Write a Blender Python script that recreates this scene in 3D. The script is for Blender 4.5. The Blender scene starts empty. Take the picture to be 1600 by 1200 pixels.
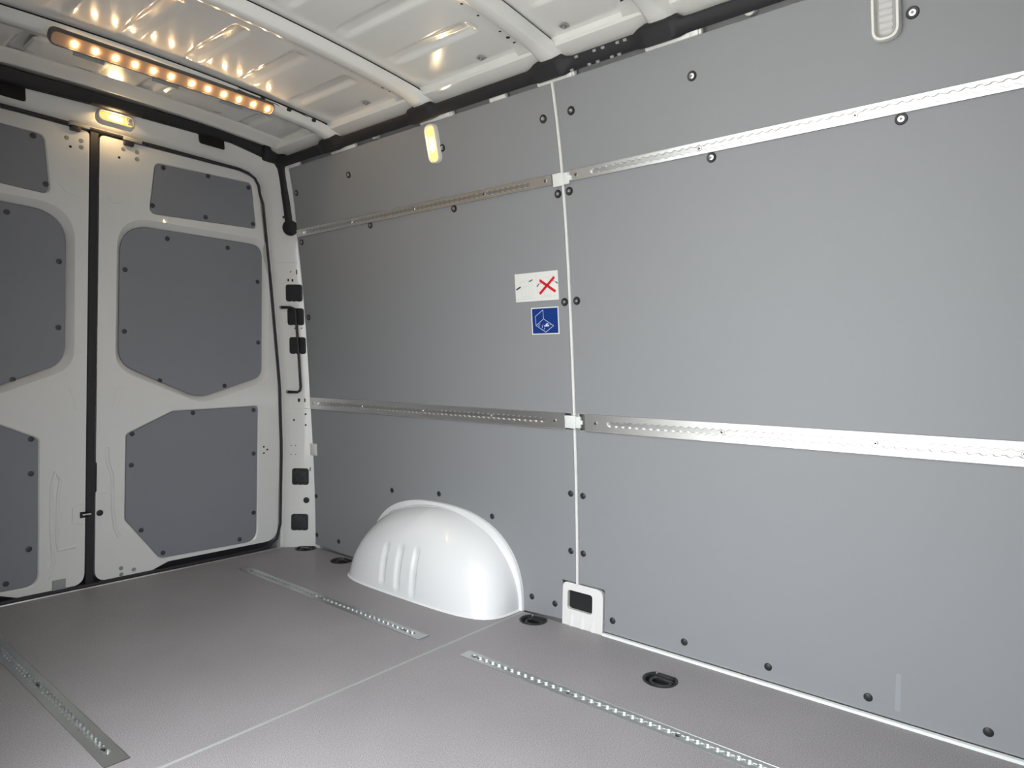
import bpy, bmesh, math, random
from mathutils import Vector, Matrix
random.seed(4)
S = bpy.context.scene
COL = S.collection

# ------------------------------------------------------------------ camera
yaw, pit, rol = math.radians(50.812), math.radians(-.743), math.radians(1.1317)
fw = Vector((math.sin(yaw) * math.cos(pit), math.cos(yaw) * math.cos(pit), math.sin(pit)))
r0 = Vector((math.cos(yaw), -math.sin(yaw), 0))
u0 = r0.cross(fw)
rt = r0 * math.cos(rol) + u0 * math.sin(rol)
up = -r0 * math.sin(rol) + u0 * math.cos(rol)
cd = bpy.data.cameras.new('camera')
cam = bpy.data.objects.new('camera', cd)
COL.objects.link(cam)
cam.matrix_world = Matrix(((rt.x, up.x, -fw.x, -1.068), (rt.y, up.y, -fw.y, 0), (rt.z, up.z, -fw.z, .888), (0, 0, 0, 1)))
cd.sensor_width = 36
cd.lens = 1028.2 / 1600 * 36
cd.clip_start = .02
S.camera = cam

# ------------------------------------------------------------------ light and exposure
WORLD_STRENGTH = 11.1
w = bpy.data.worlds.new('overcast_sky')
S.world = w
w.use_nodes = True
nt = w.node_tree
nt.nodes.clear()
bg = nt.nodes.new('ShaderNodeBackground')
wo = nt.nodes.new('ShaderNodeOutputWorld')
tc = nt.nodes.new('ShaderNodeTexCoord')
sp = nt.nodes.new('ShaderNodeSeparateXYZ')
rp = nt.nodes.new('ShaderNodeValToRGB')
rp.color_ramp.elements[0].position = .0
rp.color_ramp.elements[0].color = (.33, .345, .36, 1)   # overcast: the zenith is three times the horizon
rp.color_ramp.elements[1].position = 1.0
rp.color_ramp.elements[1].color = (.92, .97, 1.0, 1)
nt.links.new(tc.outputs['Generated'], sp.inputs[0])
nt.links.new(sp.outputs['Z'], rp.inputs[0])
nt.links.new(rp.outputs[0], bg.inputs[0])
bg.inputs[1].default_value = WORLD_STRENGTH
nt.links.new(bg.outputs[0], wo.inputs[0])
LED_W, BULB_W, LENS_W = 150.0, 75.0, 1.0
S.view_settings.view_transform = 'Standard'
S.view_settings.look = 'None'
S.view_settings.exposure = 0.0
S.view_settings.gamma = 1.0
S.view_settings.use_curve_mapping = False
S.cycles.max_bounces = 14
S.cycles.diffuse_bounces = 8
S.cycles.glossy_bounces = 6
S.cycles.sample_clamp_indirect = 6.0


# ------------------------------------------------------------------ materials
def mat(name, col, rough=.5, metal=0, coat=0, spec=.5, emit=None, es=0, noise=None, bump=None, aniso=0, trans=0):
    m = bpy.data.materials.new(name)
    m.use_nodes = True
    t = m.node_tree
    b = t.nodes['Principled BSDF']
    b.inputs['Base Color'].default_value = (*col, 1)
    b.inputs['Roughness'].default_value = rough
    b.inputs['Metallic'].default_value = metal
    b.inputs['Coat Weight'].default_value = coat
    b.inputs['Coat Roughness'].default_value = .04
    b.inputs['Specular IOR Level'].default_value = spec
    if trans:
        b.inputs['Transmission Weight'].default_value = trans
    if emit:
        b.inputs['Emission Color'].default_value = (*emit, 1)
        b.inputs['Emission Strength'].default_value = es
    if noise or bump:
        co = t.nodes.new('ShaderNodeTexCoord')
    if noise:                       # (scale, amount, detail): colour mottling
        for k, (sc, am, de) in enumerate(noise):
            n = t.nodes.new('ShaderNodeTexNoise')
            n.inputs['Scale'].default_value = sc
            n.inputs['Detail'].default_value = de
            t.links.new(co.outputs['Object'], n.inputs['Vector'])
            r = t.nodes.new('ShaderNodeMapRange')
            r.inputs['From Min'].default_value = .3
            r.inputs['From Max'].default_value = .7
            r.inputs['To Min'].default_value = 1 - am
            r.inputs['To Max'].default_value = 1 + am
            t.links.new(n.outputs['Fac'], r.inputs[0])
            mx = t.nodes.new('ShaderNodeMix')
            mx.data_type = 'RGBA'
            mx.blend_type = 'MULTIPLY'
            mx.inputs['Factor'].default_value = 1
            lk = b.inputs['Base Color'].links
            if lk:
                t.links.new(lk[0].from_socket, mx.inputs[6])
            else:
                mx.inputs[6].default_value = (*col, 1)
            t.links.new(r.outputs[0], mx.inputs[7])
            t.links.new(mx.outputs[2], b.inputs['Base Color'])
    if bump:                        # (scale, strength, distance)
        n = t.nodes.new('ShaderNodeTexNoise')
        n.inputs['Scale'].default_value = bump[0]
        n.inputs['Detail'].default_value = 3
        t.links.new(co.outputs['Object'], n.inputs['Vector'])
        bp = t.nodes.new('ShaderNodeBump')
        bp.inputs['Strength'].default_value = bump[1]
        bp.inputs['Distance'].default_value = bump[2]
        t.links.new(n.outputs['Fac'], bp.inputs['Height'])
        t.links.new(bp.outputs[0], b.inputs['Normal'])
    return m


def brushed(name, col, rough):
    m = mat(name, col, rough, 1)
    t = m.node_tree
    b = t.nodes['Principled BSDF']
    co = t.nodes.new('ShaderNodeTexCoord')
    mp = t.nodes.new('ShaderNodeMapping')
    mp.inputs['Scale'].default_value = (3, 600, 600)
    n = t.nodes.new('ShaderNodeTexNoise')
    n.inputs['Scale'].default_value = 1
    n.inputs['Detail'].default_value = 2
    t.links.new(co.outputs['Object'], mp.inputs[0])
    t.links.new(mp.outputs[0], n.inputs['Vector'])
    bp = t.nodes.new('ShaderNodeBump')
    bp.inputs['Strength'].default_value = .25
    bp.inputs['Distance'].default_value = .0006
    t.links.new(n.outputs['Fac'], bp.inputs['Height'])
    t.links.new(bp.outputs[0], b.inputs['Normal'])
    return m


M = dict(
    paint=mat('white_gloss_paint', (.75, .74, .715), .28, coat=.6),
    roof=mat('white_roof_paint', (.78, .77, .74), .22, coat=.8),
    arch=mat('white_arch_paint', (.80, .80, .80), .2, coat=.8),
    board=mat('grey_laminate_board', (.258, .262, .271), .45, spec=.35, bump=(900, .08, .0004)),
    door_board=mat('grey_door_board', (.235, .238, .262), .5, spec=.3),
    floor=mat('speckled_floor_board', (.283, .265, .268), .46, spec=.22, noise=[(430, .45, 2), (3, .05, 2)], bump=(800, .10, .0005)),
    alu=brushed('brushed_aluminium', (.80, .79, .77), .38),
    falu=brushed('floor_aluminium', (.66, .68, .67), .38),
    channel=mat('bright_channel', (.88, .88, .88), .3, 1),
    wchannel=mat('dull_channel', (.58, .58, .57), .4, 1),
    seam=mat('satin_seam_profile', (.40, .41, .40), .45, .25),
    steel=mat('zinc_steel', (.75, .74, .72), .25, 1),
    black=mat('black_plastic', (.018, .018, .02), .45),
    duct=mat('black_fabric_duct', (.022, .021, .024), .6, spec=.35, bump=(160, .3, .002)),
    rubber=mat('black_rubber', (.02, .019, .022), .6),
    hole=mat('dark_cavity', (.008, .008, .009), .7),
    washer=mat('dark_rivet', (.04, .04, .045), .4),
    housing=mat('lamp_housing_white', (.74, .72, .67), .35),
    plastic=mat('white_plastic', (.72, .73, .70), .4),
    lens_off=mat('clear_lens_unlit', (.42, .41, .40), .15, coat=.4),
    lens=mat('amber_lit_lens', (.8, .6, .3), .2, emit=(1, .62, .18), es=LENS_W),
    bulb=mat('glowing_bulb', (1, .9, .7), .3, emit=(1, .72, .36), es=BULB_W),
    led=mat('glowing_led', (1, .9, .7), .3, emit=(1, .66, .33), es=LED_W),
    barlens=mat('smoked_bar_lens', (.30, .20, .13), .12, coat=.5, emit=(1, .5, .2), es=.07),
    barback=mat('grey_bar_housing', (.10, .095, .09), .4),
    sticker=mat('white_sticker', (.74, .73, .70), .45),
    faint=mat('pale_grey_print', (.58, .58, .56), .5),
    blue=mat('blue_sticker', (.005, .034, .19), .5, spec=.25),
    ink=mat('white_print', (.62, .70, .85), .5),
    red=mat('red_print', (.62, .006, .02), .45),
    darkink=mat('black_print', (.05, .05, .05), .5),
    ground=mat('pale_concrete', (.44, .42, .38), .8, noise=[(2, .1, 3)]),
    gapgrey=mat('shade_and_fitting_grey', (.30, .30, .30), .6),  # grey of small fittings; on the right body sheet it carries recess shade
    pearl=mat('scuff_mark', (.295, .303, .322), .45),
)


# ------------------------------------------------------------------ builders
def link(name, me, parent=None):
    o = bpy.data.objects.new(name, me)
    COL.objects.link(o)
    if parent is not None:
        o.parent = parent
    return o


def tag(o, label=None, cat=None, group=None, kind=None):
    if label: o['label'] = label
    if cat: o['category'] = cat
    if group: o['group'] = group
    if kind: o['kind'] = kind
    return o


def empty(name, label=None, cat=None, group=None, loc=(0, 0, 0)):
    o = link(name, None)
    o.location = loc
    o.empty_display_size = .02
    return tag(o, label, cat, group)


def mesh(name, bm, mats, smooth=35):
    me = bpy.data.meshes.new(name)
    bmesh.ops.remove_doubles(bm, verts=bm.verts, dist=1e-6)
    bmesh.ops.recalc_face_normals(bm, faces=bm.faces)
    bm.to_mesh(me)
    bm.free()
    for m in (mats if isinstance(mats, (list, tuple)) else [mats]):
        me.materials.append(M[m])
    if smooth:
        for p in me.polygons: p.use_smooth = True
        me.set_sharp_from_angle(angle=math.radians(smooth))
    return me


def obj(name, bm, mats, parent=None, smooth=35):
    return link(name, mesh(name, bm, mats, smooth), parent)


def mk(): return bmesh.new()


def quads(bm, rows, closed=False, mi=0):
    """rows of equally many points -> a grid of quads"""
    V = [[bm.verts.new(p) for p in r] for r in rows]
    for a, b in zip(V, V[1:]):
        n = len(a)
        for i in range(n if closed else n - 1):
            j = (i + 1) % n
            try:
                f = bm.faces.new((a[i], a[j], b[j], b[i])); f.material_index = mi
            except ValueError:
                pass
    return V


def box(bm, c, s, mi=0, bev=0, X=Matrix.Identity(4)):
    b2 = bmesh.new()
    bmesh.ops.create_cube(b2, size=1)
    for v in b2.verts: v.co = Vector((v.co.x * s[0], v.co.y * s[1], v.co.z * s[2]))
    if bev: bmesh.ops.bevel(b2, geom=b2.edges[:], offset=bev, segments=2, affect='EDGES', profile=.5)
    X = X @ Matrix.Translation(Vector(c))
    mp = {v: bm.verts.new(X @ v.co) for v in b2.verts}
    for f in b2.faces:
        g = bm.faces.new([mp[v] for v in f.verts]); g.material_index = mi
    b2.free()


def tube(bm, pts, r, n=10, mi=0, cap=True):
    pts = [Vector(p) for p in pts]
    rows = []
    t0 = None
    for i, p in enumerate(pts):
        t = (pts[min(i + 1, len(pts) - 1)] - pts[max(i - 1, 0)]).normalized()
        if t0 is None:
            a = Vector((0, 0, 1)) if abs(t.z) < .9 else Vector((1, 0, 0))
            u = t.cross(a).normalized()
        else:
            u = (u - t * u.dot(t)).normalized()
        v = t.cross(u)
        t0 = t
        rr = r[i] if isinstance(r, (list, tuple)) else r
        rows.append([p + (u * math.cos(k * 2 * math.pi / n) + v * math.sin(k * 2 * math.pi / n)) * rr for k in range(n)])
    V = quads(bm, rows, True, mi)
    if cap:
        for r_ in (V[0], V[-1]):
            f = bm.faces.new(r_); f.material_index = mi


def lathe(bm, prof, n=18, mi=None, X=Matrix.Identity(4)):
    """profile [(r, z, material)] turned round z, capped where r is 0"""
    rows = [[X @ Vector((r * math.cos(k * 2 * math.pi / n), r * math.sin(k * 2 * math.pi / n), z)) for k in range(n)] for r, z, *_ in prof]
    for i in range(len(rows) - 1):
        quads(bm, rows[i:i + 2], True, prof[i + 1][2] if len(prof[i + 1]) > 2 else 0)


def frame(o, u, v, n):
    u, v, n = Vector(u).normalized(), Vector(v).normalized(), Vector(n).normalized()
    return Matrix(((u.x, v.x, n.x, o[0]), (u.y, v.y, n.y, o[1]), (u.z, v.z, n.z, o[2]), (0, 0, 0, 1)))


def rounded(pts, seg=6):
    """polygon corners (x, y, radius) -> outline"""
    out = []
    n = len(pts)
    for i, p in enumerate(pts):
        P = Vector(p[:2]); A = Vector(pts[i - 1][:2]); B = Vector(pts[(i + 1) % n][:2])
        r = p[2] if len(p) > 2 else 0
        if r <= 0:
            out.append((P.x, P.y)); continue
        da, db = (A - P), (B - P)
        la, lb = da.length, db.length
        da.normalize(); db.normalize()
        ang = math.acos(max(-1, min(1, da.dot(db))))
        d = min(r / math.tan(ang / 2), la * .49, lb * .49)
        p0, p2 = P + da * d, P + db * d
        for k in range(seg + 1):
            t = k / seg
            q = p0 * (1 - t) ** 2 + P * 2 * t * (1 - t) + p2 * t * t
            out.append((q.x, q.y))
    return out


def rrect(w, h, r, seg=6, cx=0, cy=0):
    return rounded([(cx - w / 2, cy - h / 2, r), (cx + w / 2, cy - h / 2, r), (cx + w / 2, cy + h / 2, r), (cx - w / 2, cy + h / 2, r)], seg)


def fill(bm, loops, f, mi=0):
    """planar polygon with holes, 2D loops mapped to space by f"""
    b2 = bmesh.new()
    for lp in loops:
        vs = [b2.verts.new((p[0], p[1], 0)) for p in lp]
        for i in range(len(vs)): b2.edges.new((vs[i], vs[(i + 1) % len(vs)]))
    bmesh.ops.triangle_fill(b2, use_beauty=True, use_dissolve=False, edges=b2.edges[:])
    mp = {v: bm.verts.new(f(v.co.x, v.co.y)) for v in b2.verts}
    for fa in b2.faces:
        g = bm.faces.new([mp[v] for v in fa.verts]); g.material_index = mi
    b2.free()


def strip(bm, A, B, closed=True, mi=0):
    quads(bm, [A, B], closed, mi)


def slab(bm, loops, f, d, mi=0):
    """fill() pushed back by the vector d, with edges"""
    fill(bm, loops, f, mi)
    for lp in loops:
        a = [Vector(f(*p)) for p in lp]
        strip(bm, a, [p + Vector(d) for p in a], True, mi)


# ------------------------------------------------------------------ body shape
def wx(z):                      # the side wall's inner face leans in towards the roof
    return -.01343 * z ** 5 + .0308 * z ** 4 - .00479 * z ** 3 - .06612 * z ** 2 - .01764 * z + .89307 if z > 0 else .893


def wall_frame(y, z, off=0.0):  # u towards the rear, v up the wall, n into the van
    t = Vector((wx(z + .005) - wx(z - .005), 0, .01)).normalized()
    n = Vector((0, 1, 0)).cross(t)
    if n.x > 0: n = -n
    o = Vector((wx(z), y, z)) + n * off
    return Matrix(((0, t.x, n.x, o.x), (-1, t.y, n.y, o.y), (0, t.z, n.z, o.z), (0, 0, 0, 1)))


def xe(z):                      # edge of the rear door opening
    K = [(0, .777), (.5, .777), (.82, .761), (1.3, .707), (1.79, .645), (1.9, .62)]
    if z <= 0: return K[0][1]
    for (a, p), (b, q) in zip(K, K[1:]):
        if z <= b: return p + (q - p) * (z - a) / (b - a)
    return K[-1][1]


def zr(x):                      # roof skin
    return 1.964 - .026 * (x / .65) ** 2


Y0, Y1 = -.27, 2.965            # bulkhead and floor's rear edge

# ------------------------------------------------------------------ outside
bm = mk(); box(bm, (-8, 1, -.67), (30, 30, .1))
tag(obj('ground', bm, 'ground', smooth=0), kind='structure')

# ------------------------------------------------------------------ floor
floor = tag(link('floor', None), kind='structure')
SEAM = 1.512


def ring_hole(cx, cy, rot):
    pts = []
    for k in range(25):
        a = math.radians(38 + (322 - 38) * k / 24)
        pts.append((math.cos(a) * .05, math.sin(a) * .05))
    c, s = math.cos(rot), math.sin(rot)
    return [(cx + x * c - y * s, cy + x * s + y * c) for x, y in pts]


RINGS = [(.712, .866, 0, 'black recessed tie-down ring in the front floor board, nearest the camera'),
         (.838, 1.432, 0, 'black recessed tie-down ring by the wheel arch front foot and floor seam'),
         (.828, 2.560, 0, 'black recessed tie-down ring half hidden behind the white wheel arch'),
         (.838, 2.868, .7, 'black recessed tie-down ring at the foot of the white rear pillar')]
fr = [(.467, -.2, 1.425, 'near'), (.463, 1.607, 2.775, 'rear'), (-.480, 1.600, 2.775, 'left')]


def rail_hole(cx, a, b, wd):
    return [(cx - wd / 2, a), (cx + wd / 2, a), (cx + wd / 2, b), (cx - wd / 2, b)]


bm = mk()
f0 = lambda x, y: Vector((x, y, 0))
slab(bm, [[(-.885, Y0), (.885, Y0), (.885, SEAM - .006), (-.885, SEAM - .006)],
          rail_hole(.467, -.2, 1.425, .05), ring_hole(*RINGS[0][:3]), ring_hole(*RINGS[1][:3])], f0, (0, 0, -.012))
obj('floor_board', bm, 'floor', floor)
bm = mk()
slab(bm, [[(-.885, SEAM + .006), (.885, SEAM + .006), (.885, 2.87), (.775, Y1), (-.775, Y1), (-.885, 2.87)],
          rail_hole(.463, 1.607, 2.775, .05), rail_hole(-.480, 1.6, 2.775, .055), ring_hole(*RINGS[2][:3]), ring_hole(*RINGS[3][:3])], f0, (0, 0, -.012))
obj('floor_board', bm, 'floor', floor)
bm = mk(); box(bm, (0, SEAM, -.004), (1.77, .012, .010), bev=.002)
obj('joint_strip', bm, 'seam', floor)
bm = mk(); box(bm, (0, Y1 + .004, -.004), (1.55, .008, .016), bev=.002)
obj('edge_strip', bm, 'alu', floor)
bm = mk(); box(bm, (0, 1.4, -.05), (1.84, 3.4, .02)); box(bm, (0, 3.02, -.03), (1.7, .09, .03), mi=1)
tag(obj('subfloor', bm, ['gapgrey', 'rubber'], floor, smooth=0), 'dark metal underfloor and rear sill below the boards')
bm = mk(); quads(bm, [[(.880, Y0, .0005), (.880, 1.168, .0005)], [(.882, Y0, .008), (.882, 1.168, .008)], [(.892, Y0, .009), (.892, 1.168, .009)]])
tag(obj('baseboard_right', bm, 'plastic', smooth=0), kind='structure')


# ------------------------------------------------------------------ tie-down rings
def tie_down(cx, cy, rot, label):
    t = empty('tie_down_ring', label, 'tie-down', 'recessed floor tie-down rings', (cx, cy, 0))
    t.rotation_euler.z = rot
    o = ring_hole(0, 0, 0)
    sc = lambda k, z: [Vector((p[0] * k, p[1] * k, z)) for p in o]
    bm = mk()
    R = [sc(1.02, -.004), sc(1.03, .0022), sc(.95, .003), sc(.86, .0), sc(.80, -.014), sc(.45, -.022)]
    V = quads(bm, R, True)
    bm.faces.new(V[-1])
    obj('cup', bm, 'black', t)
    bm = mk()
    pts = [(.004 + .026 * math.cos(a), .030 * math.sin(a), -.008) for a in [math.radians(60 + 240 * k / 16) for k in range(17)]]
    pts = [(.026, .026, -.008)] + pts + [(.026, -.026, -.008)]
    tube(bm, pts, .0042, 8)
    obj('ring', bm, 'washer', t)
    bm = mk(); box(bm, (.026, 0, -.010), (.012, .066, .012), bev=.003)
    obj('hinge_block', bm, 'black', t)
    for a in (40, 180, 320):
        bm = mk(); q = math.radians(a); k = .041
        lathe(bm, [(.0001, .004, 0), (.003, .0038, 0), (.0045, .0025, 0), (.0045, -.002, 0)], 10, X=Matrix.Translation((k * math.cos(q), k * math.sin(q), .001)))
        obj('screw', bm, 'steel' if a == 40 else 'black', t)
    return t


for r in RINGS: tie_down(*r)


# ------------------------------------------------------------------ lashing rails
def rail(name, label, X, length, width, s0, s1, rh, nk, matn, screws, lip=.0015, group=None, chn='channel', smat='steel', deep=.007):
    """u along, v across, n out; slot from s0 to s1, holes of radius rh every 25.4 mm"""
    t = empty(name, label, 'rail', group)
    t.matrix_world = X
    P = .0254
    n = int((s1 - s0) / P)
    bm = mk()
    hw = width / 2
    us, hs = [], []
    ctr = []
    for k in range(n):
        c = s0 + (k + .5) * P; ctr.append(c)
        for d in (-.0127, -.0105, -.0086, -.0065, -.004, 0, .004, .0065, .0086, .0105):
            us.append(c + d); hs.append(max(nk, math.sqrt(max(0, rh * rh - d * d))))
    us.append(s0 + n * P); hs.append(nk)
    for sg in (1, -1):
        prof = [(1, hw - .0022, 0), (1, hw - .0016, lip), (1, hw, lip), (1, hw, -.004)]
        rows = [[(u, sg * h, -deep) for u, h in zip(us, hs)], [(u, sg * h, -.0012) for u, h in zip(us, hs)], [(u, sg * (h + .0012), 0) for u, h in zip(us, hs)]]
        rows += [[(u, sg * p[1], p[2]) for u in us] for p in prof]
        quads(bm, rows)
        for a, b in ((0, s0), (s0 + n * P, length)):
            quads(bm, [[(a, 0, 0), (b, 0, 0)]] + [[(a, sg * p[1], p[2]), (b, sg * p[1], p[2])] for p in prof])
    for a, sgn in ((s0, 1), (s0 + n * P, -1)):
        quads(bm, [[(a, -nk, 0), (a, nk, 0)], [(a, -nk, -deep), (a, nk, -deep)]])
    for a in (0, length):
        quads(bm, [[(a, -hw, 0), (a, hw, 0)], [(a, -hw, -.004), (a, hw, -.004)]])
    o = obj('rail_profile', bm, matn, t, 30)
    bm = mk(); box(bm, ((s0 + s1) / 2, 0, -deep - .001), (s1 - s0 + .004, 2 * rh + .006, .002))
    obj('channel_floor', bm, chn, t, 0)
    me = None
    for u in screws:
        k = min(range(len(ctr)), key=lambda i: abs(ctr[i] - u))
        uu = ctr[k] if s0 < u < s1 else u
        zb = -deep + .0005 if s0 < u < s1 else .0
        if me is None:
            b2 = mk()
            lathe(b2, [(.0001, .0012, 1), (.0022, .0012, 1), (.0026, .0028, 0), (.005, .0026, 0), (.0064, .001, 0), (.0064, -.001, 0)], 12)
            me = mesh('screw', b2, [smat, 'hole'])
        s = link('screw', me, t)
        s.location = (uu, 0, zb)
    return t


def wall_rail(label, y0, y1, z, width, rh, nk, a, b, screws, grp):
    X = wall_frame(y1, z, .006)           # u runs forward from y1
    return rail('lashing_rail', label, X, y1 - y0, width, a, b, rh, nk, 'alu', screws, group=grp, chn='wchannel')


G = 'aluminium lashing rails on the side wall'
wall_rail('lower aluminium lashing rail on the wall from rear pillar to white joint strip', 1.312, 2.858, .731, .058, .0102, .0056, .06, 1.46, [.03, .4, .82, 1.18, 1.50], G)
wall_rail('lower aluminium lashing rail on the wall, bright front length right of joint strip', -.2, 1.232, .731, .058, .0102, .0056, .088, 1.38, [.044, .47, .878, 1.2], G)
wall_rail('upper aluminium lashing rail lit tan by the wall lamp, left of joint strip', 1.318, 2.835, 1.554, .034, .0090, .0048, .05, 1.44, [.02, .42, .82, 1.2, 1.49], G)
wall_rail('upper aluminium lashing rail on the wall, bright front length right of joint strip', -.2, 1.250, 1.554, .034, .0090, .0048, .085, 1.40, [.03, .45, .859, 1.25], G)
# thin kick-out lips under the two upper rails belong to the rails
GF = 'aluminium lashing rails let into the floor'
I4 = lambda x, y: frame((x, y, .0005), (0, -1, 0), (1, 0, 0), (0, 0, 1))
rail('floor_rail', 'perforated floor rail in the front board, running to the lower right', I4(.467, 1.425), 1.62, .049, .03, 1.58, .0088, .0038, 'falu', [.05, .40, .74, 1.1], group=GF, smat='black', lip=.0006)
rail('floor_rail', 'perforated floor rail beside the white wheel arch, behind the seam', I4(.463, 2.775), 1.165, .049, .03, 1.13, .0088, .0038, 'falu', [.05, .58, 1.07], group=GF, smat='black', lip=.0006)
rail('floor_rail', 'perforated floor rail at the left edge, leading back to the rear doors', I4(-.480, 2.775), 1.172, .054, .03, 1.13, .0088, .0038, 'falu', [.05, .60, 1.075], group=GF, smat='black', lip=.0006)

# ------------------------------------------------------------------ right wall
wall = tag(link('wall_right', None), kind='structure')
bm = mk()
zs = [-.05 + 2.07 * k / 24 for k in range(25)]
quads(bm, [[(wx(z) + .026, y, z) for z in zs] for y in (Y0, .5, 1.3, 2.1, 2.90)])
obj('body_sheet', bm, 'gapgrey', wall)  # white sheet coloured grey, so the recess shade is in the colour
bm = mk()
for (a, b) in ((1.262, 1.298),):
    quads(bm, [[(wx(z) + .010, y, z) for z in [.156 + 1.704 * k / 24 for k in range(25)]] for y in (a, b)])
obj('pillar_face', bm, 'paint', wall)
bm = mk()                        # the raised white joint strip between front and rear boards
zz = [.151 + 1.699 * k / 30 for k in range(31)]
quads(bm, [[(wx(z) + dx, 1.277 + dy, z) for z in zz] for dy, dx in ((.0055, .006), (.0050, -.003), (.003, -.0055), (-.003, -.0055), (-.0050, -.003), (-.0055, .006))])
obj('joint_strip', bm, 'paint', wall)


def arch_cut():
    pts = []
    for k in range(25):
        a = math.pi * k / 24
        c, s = math.cos(a), math.sin(a)
        pts.append((1.968 + .437 * math.copysign(abs(c) ** (2 / 2.3), c), .33 * abs(s) ** (2 / 2.3)))
    return pts                    # from the rear foot over the top to the front foot


def wall_panel(outline):
    bm = mk()
    b2 = bmesh.new()
    vs = [b2.verts.new((0, p[0], p[1])) for p in outline]
    for i in range(len(vs)): b2.edges.new((vs[i], vs[(i + 1) % len(vs)]))
    bmesh.ops.triangle_fill(b2, use_beauty=True, use_dissolve=False, edges=b2.edges[:])
    z0, z1 = min(p[1] for p in outline), max(p[1] for p in outline)
    k = math.floor(z0 / .06) + 1
    while k * .06 < z1:
        bmesh.ops.bisect_plane(b2, geom=b2.verts[:] + b2.edges[:] + b2.faces[:], plane_co=(0, 0, k * .06), plane_no=(0, 0, 1), dist=1e-5)
        k += 1
    mp = {v: bm.verts.new((wx(v.co.z), v.co.y, v.co.z)) for v in b2.verts}
    for f in b2.faces: bm.faces.new([mp[v] for v in f.verts])
    be = [e for e in bm.edges if len(e.link_faces) == 1]
    r = bmesh.ops.extrude_edge_only(bm, edges=be)
    for v in r['geom']:
        if isinstance(v, bmesh.types.BMVert): v.co.x += .008
    b2.free()
    return obj('wall_panel', bm, 'board', wall, 20)


RY, FY, JR, JF = 2.864, -.25, 1.2845, 1.2695
arc = arch_cut()
p_lr = wall_panel([(RY, .703), (RY, .012)] + arc + [(1.342, .012), (1.342, .157), (JR, .157), (JR, .703)])
p_lf = wall_panel([(JF, .703), (JF, .157), (1.166, .157), (1.166, .012), (FY, .012), (FY, .703)])
p_mr = wall_panel([(RY - .02, 1.541), (RY, .759), (JR, .759), (JR, 1.541)])
p_mf = wall_panel([(JF, 1.541), (JF, .759), (FY, .759), (FY, 1.541)])
p_ur = wall_panel([(RY - .056, 1.845), (RY - .024, 1.567), (JR, 1.567), (JR, 1.845)])
p_uf = wall_panel([(JF, 1.845), (JF, 1.567), (FY, 1.567), (FY, 1.845)])

b2 = mk()
lathe(b2, [(.0001, .0030, 1), (.003, .0030, 1), (.0034, .0045, 2), (.0072, .0040, 2), (.0074, .0030, 0), (.0125, .0036, 0), (.0140, .0018, 0), (.0140, -.001, 0)], 20)
BIG = mesh('screw', b2, ['black', 'gapgrey', 'steel'])
b2 = mk()
lathe(b2, [(.0001, .0046, 0), (.005, .0042, 0), (.0095, .0030, 0), (.0112, .0012, 0), (.0112, -.001, 0)], 18)
CAP = mesh('screw_cap', b2, 'black')


def screw(panel, me, y, z, nm='screw'):
    s = link(nm, me, panel)
    s.matrix_world = wall_frame(y, z, 0)


for y in (2.386, 1.808, 1.331, 2.79): screw(p_ur, BIG, y, 1.748 if y < 2.7 else 1.735)
for y in (1.219, .806, .265, -.15): screw(p_uf, BIG, y, 1.749)
for y, z in ((2.291, 1.526), (1.787, 1.525), (1.301, 1.505), (2.812, 1.511), (2.822, 1.153), (1.300, 1.145)): screw(p_mr, BIG, y, z)
for y, z in ((1.255, 1.507), (.763, 1.523), (.290, 1.524), (1.250, 1.146), (-.15, 1.52), (-.2, 1.146)): screw(p_mf, BIG, y, z)
for y, z in ((2.852, .474), (2.852, .259), (2.852, .062), (2.671, .060), (2.267, .363), (1.968, .386), (1.675, .335), (1.302, .474), (1.305, .267), (1.481, .062), (1.375, .060)):
    screw(p_lr, CAP, y, z, 'screw_cap')
for y, z in ((1.251, .472), (1.253, .267), (1.134, .058), (.874, .056), (.614, .054), (.353, .050), (.093, .050)): screw(p_lf, CAP, y, z, 'screw_cap')
bm = mk()                         # pale vertical scuff on the front lower board
fill(bm, [rounded([(-.006, -.05, .006), (.007, -.05, .006), (.007, .05, .006), (-.004, .05, .006)])], lambda x, y: Vector((x, y, 0)))
s = obj('scuff_mark', bm, 'pearl', p_lf); s.matrix_world = wall_frame(.285, .085, .0006)

# white pressed plate with a black opening at the foot of the joint strip
bm = mk()
out = rounded([(-.084, -.004, .0), (.084, -.010, .0), (.084, .152, .03), (-.084, .152, .02)])
hl = rrect(.104, .068, .012, 6, -.011, .092)
fp = lambda x, y: Vector((x, y, .004))
slab(bm, [out, hl], fp, (0, 0, -.014))
for k in range(3):
    x = -.045 + k * .045
    quads(bm, [[(x - .012, .0, .004), (x - .006, .046, .004)], [(x, .0, .010), (x, .034, .0045)], [(x + .012, .0, .004), (x + .006, .046, .004)]])
pl = obj('floor_plate', bm, 'paint', wall)
X = wall_frame(1.255, .0, 0)
X.translation = Vector((wx(.06), 1.255, 0)); pl.matrix_world = X
bm = mk(); box(bm, (-.011, .092, -.016), (.11, .074, .006))
h = obj('opening', bm, 'hole', pl, 0)

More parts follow.
